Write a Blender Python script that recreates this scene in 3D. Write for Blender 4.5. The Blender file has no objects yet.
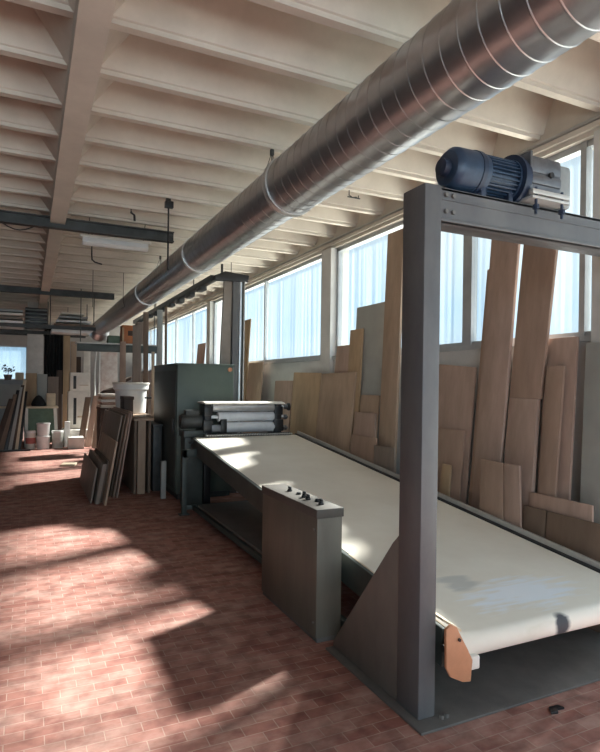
import bpy, bmesh, math, random
from mathutils import Vector, Matrix
random.seed(7)
SC = bpy.context.scene
COL = SC.collection
PI = math.pi
V = Vector

# ------------------------------------------------------------------ materials
MATS = {}
def mat(name, col, rough=.6, metal=0., var=.15, scale=6., bump=.0, col2=None, stretch=(1, 1, 1), spec=.5, bscale=None):
    """principled with object-space noise between col and col2"""
    if name in MATS: return MATS[name]
    m = bpy.data.materials.new(name); m.use_nodes = True
    nt = m.node_tree; N = nt.nodes; L = nt.links
    p = N['Principled BSDF']
    p.inputs['Roughness'].default_value = rough; p.inputs['Metallic'].default_value = metal
    p.inputs['Specular IOR Level'].default_value = spec
    tc = N.new('ShaderNodeTexCoord'); mp = N.new('ShaderNodeMapping'); mp.inputs['Scale'].default_value = stretch
    L.new(tc.outputs['Object'], mp.inputs['Vector'])
    nz = N.new('ShaderNodeTexNoise'); nz.inputs['Scale'].default_value = scale; nz.inputs['Detail'].default_value = 6
    nz.inputs['Roughness'].default_value = .65
    L.new(mp.outputs['Vector'], nz.inputs['Vector'])
    rp = N.new('ShaderNodeValToRGB')
    c2 = col2 or tuple(min(1, c * (1 + var)) for c in col)
    c1 = col if col2 else tuple(c * (1 - var) for c in col)
    rp.color_ramp.elements[0].position = .36; rp.color_ramp.elements[1].position = .66
    rp.color_ramp.elements[0].color = (*c1, 1); rp.color_ramp.elements[1].color = (*c2, 1)
    L.new(nz.outputs['Fac'], rp.inputs['Fac']); L.new(rp.outputs['Color'], p.inputs['Base Color'])
    if bump:
        b = N.new('ShaderNodeBump'); b.inputs['Strength'].default_value = bump; b.inputs['Distance'].default_value = .01
        n2 = N.new('ShaderNodeTexNoise'); n2.inputs['Scale'].default_value = bscale or scale * 5
        L.new(mp.outputs['Vector'], n2.inputs['Vector'])
        L.new(n2.outputs['Fac'], b.inputs['Height']); L.new(b.outputs['Normal'], p.inputs['Normal'])
    MATS[name] = m
    return m

def floor_mat():
    m = bpy.data.materials.new('brick_paving'); m.use_nodes = True
    nt = m.node_tree; N = nt.nodes; L = nt.links; p = N['Principled BSDF']
    tc = N.new('ShaderNodeTexCoord')
    br = N.new('ShaderNodeTexBrick')
    br.inputs['Scale'].default_value = 1; br.inputs['Brick Width'].default_value = .165; br.inputs['Row Height'].default_value = .076
    br.inputs['Mortar Size'].default_value = .003; br.inputs['Mortar Smooth'].default_value = .3; br.inputs['Bias'].default_value = -.1
    br.inputs['Color1'].default_value = (.265, .112, .09, 1); br.inputs['Color2'].default_value = (.365, .185, .152, 1)
    br.inputs['Mortar'].default_value = (.38, .25, .205, 1)
    L.new(tc.outputs['Object'], br.inputs['Vector'])
    n1 = N.new('ShaderNodeTexNoise'); n1.inputs['Scale'].default_value = 2.6; n1.inputs['Detail'].default_value = 8; n1.inputs['Roughness'].default_value = .7
    mp = N.new('ShaderNodeMapping'); mp.inputs['Scale'].default_value = (.8, 2.0, 1)
    L.new(tc.outputs['Object'], mp.inputs['Vector']); L.new(mp.outputs['Vector'], n1.inputs['Vector'])
    r1 = N.new('ShaderNodeValToRGB'); r1.color_ramp.elements[0].position = .46; r1.color_ramp.elements[1].position = .85
    L.new(n1.outputs['Fac'], r1.inputs['Fac'])
    mx = N.new('ShaderNodeMix'); mx.data_type = 'RGBA'
    L.new(r1.outputs['Color'], mx.inputs['Factor']); L.new(br.outputs['Color'], mx.inputs['A']); mx.inputs['B'].default_value = (.45, .325, .275, 1)
    n2 = N.new('ShaderNodeTexNoise'); n2.inputs['Scale'].default_value = 9; n2.inputs['Detail'].default_value = 5
    L.new(tc.outputs['Object'], n2.inputs['Vector'])
    r2 = N.new('ShaderNodeValToRGB'); r2.color_ramp.elements[0].color = (.72, .70, .70, 1); r2.color_ramp.elements[1].color = (1.1, 1.1, 1.1, 1)
    r2.color_ramp.elements[0].position = .35; r2.color_ramp.elements[1].position = .6
    L.new(n2.outputs['Fac'], r2.inputs['Fac'])
    m2 = N.new('ShaderNodeMix'); m2.data_type = 'RGBA'; m2.blend_type = 'MULTIPLY'; m2.inputs['Factor'].default_value = 1
    L.new(mx.outputs['Result'], m2.inputs['A']); L.new(r2.outputs['Color'], m2.inputs['B'])
    L.new(m2.outputs['Result'], p.inputs['Base Color'])
    p.inputs['Roughness'].default_value = .75; p.inputs['Specular IOR Level'].default_value = .25
    b = N.new('ShaderNodeBump'); b.inputs['Strength'].default_value = .35; b.inputs['Distance'].default_value = .006; b.invert = True
    L.new(br.outputs['Fac'], b.inputs['Height']); L.new(b.outputs['Normal'], p.inputs['Normal'])
    return m

def glass_mat(name, trans=.62, tint=(.86, .95, 1), axis=1):
    """fluted, slightly milky glazing: streaks of clearer and milkier glass along the flutes"""
    m = bpy.data.materials.new(name); m.use_nodes = True
    nt = m.node_tree; N = nt.nodes; L = nt.links; N.remove(N['Principled BSDF']); out = N['Material Output']
    tr = N.new('ShaderNodeBsdfTransparent'); tr.inputs['Color'].default_value = (*tint, 1)
    tl = N.new('ShaderNodeBsdfTranslucent'); tl.inputs['Color'].default_value = (.40, .52, .62, 1)
    gl = N.new('ShaderNodeBsdfGlossy'); gl.inputs['Roughness'].default_value = .15
    tc = N.new('ShaderNodeTexCoord'); mp = N.new('ShaderNodeMapping')
    mp.inputs['Scale'].default_value = (15, 15, .22)
    L.new(tc.outputs['Object'], mp.inputs['Vector'])
    nz = N.new('ShaderNodeTexNoise'); nz.inputs['Scale'].default_value = 1; nz.inputs['Detail'].default_value = 3
    L.new(mp.outputs['Vector'], nz.inputs['Vector'])
    rp = N.new('ShaderNodeMapRange'); rp.inputs['From Min'].default_value = .3; rp.inputs['From Max'].default_value = .7
    rp.inputs['To Min'].default_value = max(0, 1 - trans - .10); rp.inputs['To Max'].default_value = 1 - trans + .10
    L.new(nz.outputs['Fac'], rp.inputs['Value'])
    mx = N.new('ShaderNodeMixShader'); L.new(rp.outputs['Result'], mx.inputs['Fac'])
    L.new(tr.outputs[0], mx.inputs[1]); L.new(tl.outputs[0], mx.inputs[2])
    m2 = N.new('ShaderNodeMixShader'); m2.inputs['Fac'].default_value = .04
    L.new(mx.outputs[0], m2.inputs[1]); L.new(gl.outputs[0], m2.inputs[2])
    L.new(m2.outputs[0], out.inputs['Surface'])
    return m

def wood(name, col, var=.16, rough=.6):
    return mat(name, col, rough, 0, var, 2.2, .05, stretch=(3, 3, .6), spec=.3)

M = dict(
    ceil=mat('ceiling_concrete', (.60, .545, .48), .9, 0, .10, 1.6, .08, spec=.1),
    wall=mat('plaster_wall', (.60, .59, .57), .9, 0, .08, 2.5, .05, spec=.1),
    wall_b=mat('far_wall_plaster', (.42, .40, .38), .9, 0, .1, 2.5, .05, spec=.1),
    wall_l=mat('left_wall_low_bounce', (.16, .12, .10), .9, 0, .2, 3, .1, spec=.1),  # unseen wall, colour kept dark to cut light bounced from the left
    conc=mat('column_concrete', (.58, .55, .51), .9, 0, .1, 5, .1, spec=.1),
    alu=mat('window_frame_metal', (.42, .44, .46), .5, .4, .08, 6),
    dsteel=mat('dark_beam_steel', (.055, .058, .058), .55, .3, .3, 5, .05),
    gantry=mat('grey_painted_steel', (.105, .107, .115), .5, .15, .18, 4, .08, col2=(.145, .145, .148), stretch=(1, 1, .5)),
    gplate=mat('worn_steel_plate', (.13, .125, .12), .5, .4, .3, 3, .08, col2=(.20, .19, .18)),
    gusset=mat('gusset_steel', (.13, .112, .098), .55, .2, .2, 4, .08, col2=(.175, .155, .135), stretch=(1, 1, .4)),
    box=mat('cabinet_grey_green', (.105, .095, .076), .5, .1, .1, 3, .06, col2=(.145, .13, .105), stretch=(2, 2, .4)),
    lid=mat('cabinet_lid_grey', (.075, .068, .06), .6, .1, .1, 6),
    knob=mat('black_plastic', (.015, .015, .017), .4, 0, .1, 9),
    belt=None,
    rail_g=mat('rail_dark_green', (.07, .085, .08), .5, .2, .2, 4),
    rail_l=mat('rail_light_metal', (.50, .49, .47), .45, .5, .12, 6),
    rubber=mat('black_rubber', (.02, .02, .022), .7, 0, .2, 8),
    chrome=mat('roller_steel', (.62, .63, .65), .28, .85, .08, 8),
    wroll=mat('white_roller_sleeve', (.62, .64, .68), .45, 0, .07, 8),
    duct=mat('galvanised_steel', (.42, .425, .44), .33, .9, .14, 7, .03, col2=(.50, .505, .52)),
    ductb=mat('galvanised_band', (.66, .67, .66), .4, .8, .1, 9),
    blue=mat('motor_blue_paint', (.018, .036, .07), .42, .1, .2, 10, .05, col2=(.03, .058, .105)),
    blued=mat('motor_blue_dark', (.018, .03, .06), .45, .1, .2, 10),
    gear=mat('gearbox_cast_metal', (.15, .155, .17), .42, .6, .15, 12, .08),
    cover=mat('cover_grey_paint', (.27, .285, .29), .5, .1, .1, 8),
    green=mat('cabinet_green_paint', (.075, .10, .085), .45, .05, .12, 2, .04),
    greend=mat('cabinet_shaded_green', (.055, .06, .055), .5, .05, .15, 2),  # darker copy of the cabinet green, side shade put into the colour
    white=mat('white_plastic', (.72, .71, .70), .4, 0, .06, 6),
    whitem=mat('white_board', (.70, .66, .60), .7, 0, .1, 4),
    black=mat('black_cloth', (.012, .012, .013), .9, 0, .3, 4),
    orange=mat('orange_crate_plastic', (.42, .14, .045), .5, 0, .12, 8),
    oranwood=mat('orange_plywood', (.52, .24, .13), .6, 0, .12, 5),
    binG=mat('green_bin_paint', (.10, .15, .10), .55, 0, .15, 6),
    cream=mat('cream_board', (.62, .52, .38), .75, 0, .1, 4),
    greyb=mat('grey_laminate', (.33, .335, .32), .6, 0, .07, 3),
    leaf=mat('plant_leaf', (.02, .035, .015), .7, 0, .3, 8),
    w1=wood('mdf_brown', (.35, .24, .185)), w2=wood('mdf_tan', (.39, .28, .205)), w3=wood('mdf_pinkish', (.39, .275, .225)),
    w4=wood('plywood_honey', (.40, .28, .175)), w5=wood('hardboard_dark', (.17, .12, .09)), w6=wood('chipboard_pale', (.47, .36, .27)),
    w7=wood('walnut_dark', (.075, .05, .04)), w8=wood('grey_brown_board', (.24, .19, .16)),
)

def belt_mat():
    m = mat('belt_white_canvas', (.72, .67, .59), .62, 0, .06, 1.3, .05, col2=(.80, .76, .685), spec=.3)
    nt = m.node_tree; N = nt.nodes; L = nt.links; p = N['Principled BSDF']
    ramp = p.inputs['Base Color'].links[0].from_socket
    tc = N.new('ShaderNodeTexCoord')
    # a grey worn blot and bluish-white paint smears near the front roller
    def blob(cx, cy, sx, sy, col, prev, fac, noise):
        cx -= 2.6; cy -= 4.6
        mp = N.new('ShaderNodeMapping'); mp.inputs['Location'].default_value = (-cx / sx, -cy / sy, 0)
        mp.inputs['Scale'].default_value = (1 / sx, 1 / sy, 0)
        L.new(tc.outputs['Object'], mp.inputs['Vector'])
        ln = N.new('ShaderNodeVectorMath'); ln.operation = 'LENGTH'; L.new(mp.outputs['Vector'], ln.inputs[0])
        nz = N.new('ShaderNodeTexNoise'); nz.inputs['Scale'].default_value = noise; nz.inputs['Detail'].default_value = 4
        ms = N.new('ShaderNodeMapping'); ms.inputs['Scale'].default_value = (.5, 3, 1); ms.inputs['Rotation'].default_value = (0, 0, .25)
        L.new(tc.outputs['Object'], ms.inputs['Vector']); L.new(ms.outputs['Vector'], nz.inputs['Vector'])
        ad = N.new('ShaderNodeMath'); ad.operation = 'MULTIPLY_ADD'; ad.inputs[1].default_value = 1.6; L.new(nz.outputs['Fac'], ad.inputs[0])
        L.new(ln.outputs['Value'], ad.inputs[2])
        mr = N.new('ShaderNodeMapRange'); mr.inputs['From Min'].default_value = 1.7; mr.inputs['From Max'].default_value = 1.3
        mr.inputs['To Min'].default_value = 0; mr.inputs['To Max'].default_value = fac
        L.new(ad.outputs['Value'], mr.inputs['Value'])
        mx = N.new('ShaderNodeMix'); mx.data_type = 'RGBA'
        L.new(mr.outputs['Result'], mx.inputs['Factor']); L.new(prev, mx.inputs['A']); mx.inputs['B'].default_value = (*col, 1)
        return mx.outputs['Result']
    c = blob(2.30, 2.62, .17, .13, (.40, .42, .42), ramp, .6, 5)
    c = blob(2.58, 2.42, .45, .20, (.80, .86, .95), c, .75, 9)
    c = blob(2.45, 2.08, .35, .06, (.42, .40, .24), c, .35, 7)
    c = blob(2.58, 2.13, .07, .05, (.03, .035, .05), c, .95, 6)
    L.new(c, p.inputs['Base Color'])
    return m
M['belt'] = belt_mat()

# ------------------------------------------------------------------ mesh builder
class MB:
    def __init__(s): s.bm = bmesh.new()
    def _bev(s, vs, w, seg=2):
        if w:
            es = list({e for v in vs for e in v.link_edges})
            bmesh.ops.bevel(s.bm, geom=es, offset=w, segments=seg, profile=.5, affect='EDGES', clamp_overlap=True)
    def box(s, x0, x1, y0, y1, z0, z1, bev=0., mtx=None):
        r = bmesh.ops.create_cube(s.bm, size=1)
        vs = r['verts']
        for v in vs:
            v.co = V((x0 + (v.co.x + .5) * (x1 - x0), y0 + (v.co.y + .5) * (y1 - y0), z0 + (v.co.z + .5) * (z1 - z0)))
        if mtx: bmesh.ops.transform(s.bm, matrix=mtx, verts=vs)
        s._bev(vs, bev); return s
    def prism(s, pts, ext, bev=0.):
        """closed outline of 3-D points swept along ext"""
        ext = V(ext)
        a = [s.bm.verts.new(V(p)) for p in pts]; b = [s.bm.verts.new(V(p) + ext) for p in pts]
        n = len(pts); s.bm.faces.new(a); s.bm.faces.new(b[::-1])
        for i in range(n): s.bm.faces.new((a[i], b[i], b[(i + 1) % n], a[(i + 1) % n]))
        s._bev(a + b, bev); return s
    def cyl(s, p0, p1, r0, r1=None, seg=20, cap=True, bev=0):
        p0, p1 = V(p0), V(p1); r1 = r0 if r1 is None else r1
        d = (p1 - p0); q = V((0, 0, 1)).rotation_difference(d.normalized())
        rings = []
        for p, r in ((p0, r0), (p1, r1)):
            rings.append([s.bm.verts.new(p + q @ V((r * math.cos(2 * PI * k / seg), r * math.sin(2 * PI * k / seg), 0))) for k in range(seg)])
        for k in range(seg):
            s.bm.faces.new((rings[0][k], rings[0][(k + 1) % seg], rings[1][(k + 1) % seg], rings[1][k]))
        if cap: s.bm.faces.new(rings[0][::-1]); s.bm.faces.new(rings[1])
        return s
    def lathe(s, prof, org, axis=(0, 0, 1), seg=28):
        """profile [(r, h)] turned about axis from org"""
        q = V((0, 0, 1)).rotation_difference(V(axis).normalized()); org = V(org); rings = []
        for r, h in prof:
            rings.append([s.bm.verts.new(org + q @ V((max(r, 1e-4) * math.cos(2 * PI * k / seg), max(r, 1e-4) * math.sin(2 * PI * k / seg), h))) for k in range(seg)])
        for a, b in zip(rings, rings[1:]):
            for k in range(seg): s.bm.faces.new((a[k], a[(k + 1) % seg], b[(k + 1) % seg], b[k]))
        s.bm.faces.new(rings[0][::-1]); s.bm.faces.new(rings[-1]); return s
    def tube(s, pts, r, seg=8):
        pts = [V(p) for p in pts]; rings = []
        for i, p in enumerate(pts):
            d = (pts[min(i + 1, len(pts) - 1)] - pts[max(i - 1, 0)]).normalized()
            q = V((0, 0, 1)).rotation_difference(d)
            rings.append([s.bm.verts.new(p + q @ V((r * math.cos(2 * PI * k / seg), r * math.sin(2 * PI * k / seg), 0))) for k in range(seg)])
        for a, b in zip(rings, rings[1:]):
            for k in range(seg): s.bm.faces.new((a[k], a[(k + 1) % seg], b[(k + 1) % seg], b[k]))
        s.bm.faces.new(rings[0][::-1]); s.bm.faces.new(rings[-1]); return s
    def build(s, name, m, parent=None, origin=None):
        me = bpy.data.meshes.new(name)
        bmesh.ops.recalc_face_normals(s.bm, faces=s.bm.faces[:])
        root = parent
        while root and root.parent: root = root.parent
        if root: o0 = V(root.location)
        elif origin is not None: o0 = V(origin)
        else:
            xs = [v.co for v in s.bm.verts]
            o0 = V(((min(v.x for v in xs) + max(v.x for v in xs)) / 2, (min(v.y for v in xs) + max(v.y for v in xs)) / 2, min(v.z for v in xs)))
        bmesh.ops.translate(s.bm, vec=-o0, verts=s.bm.verts[:])
        for f in s.bm.faces: f.smooth = True
        s.bm.to_mesh(me); s.bm.free()
        me.set_sharp_from_angle(angle=math.radians(34))
        me.materials.append(m)
        o = bpy.data.objects.new(name, me); COL.objects.link(o)
        if parent: o.parent = parent
        else: o.location = o0
        return o

def tag(o, label=None, cat=None, group=None, kind=None):
    if label: o['label'] = label
    if cat: o['category'] = cat
    if group: o['group'] = group
    if kind: o['kind'] = kind
    return o
def empty(name, loc, label, cat, group=None):
    o = bpy.data.objects.new(name, None); o.empty_display_size = .1; COL.objects.link(o); o.location = loc
    return tag(o, label, cat, group)
def struct(mb, name, m, origin=(0, 0, 0), parent=None):
    o = mb.build(name, m, parent, origin)
    if not parent: o['kind'] = 'structure'
    return o

# ------------------------------------------------------------------ room shell
XW = 3.75            # inner face of the window wall
ZR = 3.62            # underside of the ribs
ZS = 4.05            # underside of the slab
Y0, Y1, XL = -5.0, 22.0, -8.0
ZW0, ZW1 = 1.98, 3.47
WT = .22
struct(MB().box(XL, XW + WT, Y0, Y1, -.15, 0), 'floor', floor_mat())

struct(MB().box(XW + WT, 40, -40, 60, -.35, -.15).box(-40, XW + WT, -40, Y0, -.35, -.15), 'ground', mat('yard_bounce_ground', (.52, .49, .44), .9, 0, .08, 1.5, spec=.1))  # unseen yard, added pale to bounce sun up onto the ceiling

# ceiling: slab with tapered concrete ribs that run from the beam to the walls
BX0, BX1 = .20, .365
mb = MB().box(XL, XW + WT, Y0, Y1, ZS, ZS + .15)
sp = .578
k0 = -14
for k in range(k0, 34):
    y = 3.39 + k * sp
    if y < Y0 + .3 or y > Y1 - .3: continue
    for (xa, xb, xt) in ((BX1 - .02, XW + .02, BX1 + .16), (XL, BX0 + .02, BX0 - .16)):
        # taper towards the slab, ends sloping away from the beam
        left = xb < 1
        prof = [(-.030, ZR), (.030, ZR), (.030, ZR + .03), (.045, ZR + .035), (.19, ZS + .01), (-.19, ZS + .01), (-.045, ZR + .035), (-.030, ZR + .03)]
        mb.prism([(xa, y + a, z) for a, z in prof], (xb - xa, 0, 0))
struct(mb, 'ceiling', M['ceil'])
# main beam along the hall, wider towards the top
struct(MB().prism([(BX0, Y0, ZR - .15), (BX1, Y0, ZR - .15), (BX1, Y0, ZR - .005), (BX1 + .36, Y0, ZS + .02), (BX0 - .36, Y0, ZS + .02), (BX0, Y0, ZR - .005)], (0, Y1 - Y0, 0)), 'trim_1', M['ceil'])
# lintel over the windows
struct(MB().box(XW - .02, XW + WT, Y0, Y1, ZW1, ZR + .03).box(XW, XW + WT, Y0, Y1, ZR, ZS + .02).box(XW - .05, XW - .02, Y0, Y1, ZW1 + .04, ZW1 + .08), 'trim_2', M['ceil'])
# window wall: parapet + pilasters, and an unseen gate added to let in sun for bounce
PIL = [2.70, 6.97, 12.70, 18.43]
GY0, GY1, GZ = -4.4, 2.55, 3.3
wl = MB()
wl.box(XW, XW + WT, GY1, Y1, 0, ZW0).box(XW, XW + WT, Y0, GY0, 0, ZW1).box(XW, XW + WT, GY0, GY1, GZ, ZW1)
for y in PIL: wl.box(XW - .06, XW + WT, y - .14, y + .14, 0, ZW1)
wl.box(XW, XW + WT, Y1 - .4, Y1, ZW0, ZW1)
struct(wl, 'wall_right', M['wall'])
struct(MB().box(XW - .035, XW + .02, 2.84, Y1 - .4, ZW0 - .03, ZW0 + .012), 'trim_3', M['alu'])
glass = glass_mat('fluted_milky_glass', .90)
clear = glass_mat('clear_pane_glass', .86)
def window(n, ya, yb, muls, z0=ZW0, z1=ZW1, g=glass):
    f = MB()
    x0, x1 = XW + .03, XW + .09
    f.box(x0, x1, ya, yb, z0, z0 + .05).box(x0, x1, ya, yb, z1 - .05, z1).box(x0, x1, ya, ya + .05, z0, z1).box(x0, x1, yb - .05, yb, z0, z1)
    for y, w in muls: f.box(x0 - .01, x1, y - w / 2, y + w / 2, z0, z1)
    w_ = struct(f, 'window_%d' % n, M['alu'])
    edges = [ya] + [m_[0] for m_ in muls] + [yb]
    for a, b in zip(edges, edges[1:]):
        p = MB(); nn = max(6, int((b - a) / .022)); xs = XW + .055
        top = []; bot = []
        for i in range(nn + 1):
            y = a + (b - a) * i / nn; x = xs + .008 * math.sin(i * 1.25)
            bot.append(p.bm.verts.new((x, y, z0 + .02))); top.append(p.bm.verts.new((x, y, z1 - .02)))
        for i in range(nn): p.bm.faces.new((bot[i], bot[i + 1], top[i + 1], top[i]))
        p.build('pane', g, w_)
window(1, 2.84, 6.83, [(2.985, .05), (4.24, .12)])
window(2, 7.11, 12.56, [(9.44, .05), (11.0, .05)])
window(3, 12.84, 18.29, [(14.4, .05), (16.3, .05)])
window(4, 18.57, Y1 - .4, [(20.1, .05)])
window(5, GY0, GY1, [(-2.7, .06), (-1.0, .06)], .05, GZ, clear)
# far wall with a window on the left, unseen left wall, front wall opened wide for added daylight
def pane_back(n, x0, x1, z0, z1, y):
    f = MB(); a, b = y - .03, y + .05
    f.box(x0, x1, a, b, z0, z0 + .05).box(x0, x1, a, b, z1 - .05, z1).box(x0, x0 + .05, a, b, z0, z1).box(x1 - .05, x1, a, b, z0, z1)
    m_ = int((x1 - x0) / .9)
    for i in range(1, m_): xx = x0 + (x1 - x0) * i / m_; f.box(xx - .02, xx + .02, a, b, z0, z1)
    w_ = struct(f, 'window_%d' % n, M['alu'])
    MB().box(x0, x1, y + .005, y + .012, z0, z1).build('pane', clear, w_)
BW = (-3.4, -.05, 1.62, 2.82)
b_ = MB()
b_.box(XL, BW[0], Y1, Y1 + .2, 0, ZS).box(BW[1], XW + WT, Y1, Y1 + .2, 0, ZS).box(BW[0], BW[1], Y1, Y1 + .2, 0, BW[2]).box(BW[0], BW[1], Y1, Y1 + .2, BW[3], ZS)
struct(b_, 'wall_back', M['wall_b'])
pane_back(6, BW[0], BW[1], BW[2], BW[3], Y1 + .1)
struct(MB().box(XL - .2, XL, Y0, Y1, 0, ZS), 'wall_left', M['wall_l'])
FW = (-5.0, 3.4, .02, 3.3)  # unseen front opening, made large to bring in fill light
b_ = MB()
b_.box(XL, FW[0], Y0 - .2, Y0, 0, ZS).box(FW[1], XW + WT, Y0 - .2, Y0, 0, ZS).box(FW[0], FW[1], Y0 - .2, Y0, 0, FW[2]).box(FW[0], FW[1], Y0 - .2, Y0, FW[3], ZS)
struct(b_, 'wall_front', M['wall'])
pane_back(7, FW[0], FW[1], FW[2], FW[3], Y0 - .1)
# conduit under the ribs along the window wall
tag(MB().tube([(XW - .035, y, ZR - .045 + .003 * math.sin(y * 3)) for y in [1 + .5 * i for i in range(36)]], .016).build('conduit_pipe', M['rail_l']),
    'thin pale conduit running along the lintel above the windows', 'pipe')

# ------------------------------------------------------------------ gantry
gt = empty('gantry_frame', (2.65, 2.28, 0), 'grey steel portal frame standing over the near end of the white conveyor', 'gantry')
PX0, PX1, PY0, PY1, GT = 1.685, 1.785, 2.19, 2.37, 2.57
def post(x0, x1):
    # channel section: web plus two flanges
    m_ = MB().box(x0, x1, PY0, PY1, .012, GT, .008)
    return m_.build('post', M['gantry'], gt)
post(PX0, PX1); post(3.50, 3.60)
cb = MB().box(PX1 - .01, 3.51, PY0 + .012, PY0 + .03, 2.40, GT - .005).box(PX1 - .01, 3.51, PY0 + .012, PY1 - .02, GT - .022, GT - .004, .004).box(PX1 - .01, 3.51, PY0 + .0, PY1 - .02, 2.40, 2.418, .004)
cb.box(PX1 - .01, 3.51, PY0 + .006, PY0 + .014, 2.505, 2.512)
cb.build('crossbeam', M['gantry'], gt)
for x, z in ((1.815, 2.53), (1.86, 2.53), (1.815, 2.45), (1.86, 2.45)): MB().cyl((x, PY0 + .014, z), (x, PY0 - .002, z), .011, seg=6).build('bolt', M['gplate'], gt)
MB().prism([(PX0 + .004, 2.36, .014), (PX0 + .004, 3.035, .014), (PX0 + .004, 3.03, .05), (PX0 + .004, 2.42, .80), (PX0 + .004, 2.36, .86)], (.014, 0, 0), .002).build('gusset_plate', M['gusset'], gt)
MB().box(1.64, 3.37, 2.105, 3.04, 0, .013, .003).box(3.36, 3.66, 2.105, 2.41, 0, .013, .003).build('base_plate', M['gplate'], gt)
for x in (1.80, 1.83): MB().cyl((x, 2.16, .012), (x, 2.16, .032), .011, seg=6).build('anchor_bolt', M['gplate'], gt)

# ------------------------------------------------------------------ gear motor on the crossbeam
my, mz = 2.27, 2.695
mo = empty('gear_motor', (2.3, my, 2.57), 'blue finned electric gear motor bolted on top of the grey crossbeam', 'motor')
b_ = MB()
R = .098
b_.cyl((2.07, my, mz), (2.36, my, mz), R - .012, seg=40)
for k in range(30):
    a = 2 * PI * k / 30
    mt = Matrix.Translation((0, my, mz)) @ Matrix.Rotation(a, 4, 'X')
    b_.box(2.10, 2.36, -.003, .003, R - .016, R + .006, 0, mt)
b_.cyl((2.06, my, mz), (2.10, my, mz), R + .004, seg=40).cyl((2.345, my, mz), (2.375, my, mz), R + .01, seg=40)
b_.build('motor_body', M['blue'], mo)
fc = MB().lathe([(.05, -.0), (.085, .006), (.105, .03), (.108, .05), (.108, .20), (.104, .205)], (1.862, my, mz), (1, 0, 0), 40)
fcu = fc.build('fan_cover', M['blue'], mo)
MB().lathe([(.02, 0), (.042, .004), (.045, .03), (.045, .045)], (1.822, my, mz), (1, 0, 0), 20).build('end_cap', M['blued'], mo)
MB().cyl((2.03, my, mz), (2.06, my, mz), .112, seg=40).build('brake_ring', M['blued'], mo)
for x in (2.06, 2.30): MB().box(x, x + .04, my - .06, my + .06, 2.568, mz - .05, .004).build('foot', M['blued'], mo)
MB().cyl((2.375, my, mz), (2.43, my, mz), .125, seg=40).cyl((2.36, my, mz), (2.38, my, mz), .135, seg=40).build('flange', M['blued'], mo)
g_ = MB().box(2.43, 2.69, my - .10, my + .10, mz - .10, mz + .125, .02)
g_.box(2.445, 2.675, my - .108, my - .09, mz + .03, mz + .10, .008).box(2.445, 2.675, my - .112, my - .09, mz - .03, mz + .022, .01)
g_.box(2.42, 2.44, my - .115, my + .115, mz - .11, mz + .135, .004)
g_.build('gearbox', M['gear'], mo)
MB().cyl((2.585, my - .104, mz + .028), (2.585, my - .122, mz + .028), .016, seg=14).build('oil_plug', M['knob'], mo)
MB().box(2.69, 2.80, my - .09, my + .10, mz - .12, mz + .115, .025).build('end_cover', M['cover'], mo)
pl = MB().box(2.41, 2.71, my - .14, my + .09, 2.577, 2.592, .003).box(2.41, 2.71, my - .14, my - .11, 2.60, 2.625, .003).build('mounting_plate', M['rail_l'], mo)
for x in (2.455, 2.66):
    MB().cyl((x, my - .125, 2.50), (x, my - .125, 2.64), .008, seg=10).cyl((x, my - .125, 2.525), (x, my - .125, 2.548), .017, seg=6).build('bolt', M['blued'], mo)

XM = [(1.80, 1.815), (2.06, 2.05), (2.10, 2.085), (2.345, 2.27), (2.375, 2.295), (2.43, 2.335), (2.69, 2.575), (2.80, 2.665)]
for ch in mo.children:
    for v in ch.data.vertices:
        x = v.co.x + 2.3
        for (a, p), (b, q) in zip(XM, XM[1:]):
            if x <= b or b == 2.80: v.co.x = p + (x - a) * (q - p) / (b - a) - 2.3; break

# ------------------------------------------------------------------ conveyor
YN, YF, ZN, ZF = 2.19, 7.06, .395, .915
sl = (ZF - ZN) / (YF - YN); th = math.atan(sl)
BXL, BXR = 1.895, 3.30
def zb(y): return ZN + (y - YN) * sl
cv = empty('conveyor_table', (2.6, 4.6, 0), 'long sloping conveyor table with a white belt and dark side rails', 'conveyor')
# belt loop: upper run, near roller, lower run, far roller
rr = .062
pts = []
def around(cy_, cz_, a0, a1, n, r):
    return [(cy_ + r * math.cos(a0 + (a1 - a0) * i / n), cz_ + r * math.sin(a0 + (a1 - a0) * i / n)) for i in range(n + 1)]
near = (YN - rr * 0 + .0, ZN - rr); far = (YF, ZF - rr)
pts += around(far[0], far[1], th - PI / 2, th + PI / 2, 10, rr)
pts += around(near[0], near[1], th + PI / 2, th + 3 * PI / 2, 12, rr)
b_ = MB()
outer = pts; nseg = 14
rows = []
for i in range(nseg + 1):
    x = BXL + (BXR - BXL) * i / nseg
    rows.append([b_.bm.verts.new((x, p[0], p[1])) for p in outer])
n = len(outer)
for a, c in zip(rows, rows[1:]):
    for j in range(n): b_.bm.faces.new((a[j], a[(j + 1) % n], c[(j + 1) % n], c[j]))
b_.build('belt', M['belt'], cv, None)
BE = cv.children[0]
for v in BE.data.vertices: pass
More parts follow.
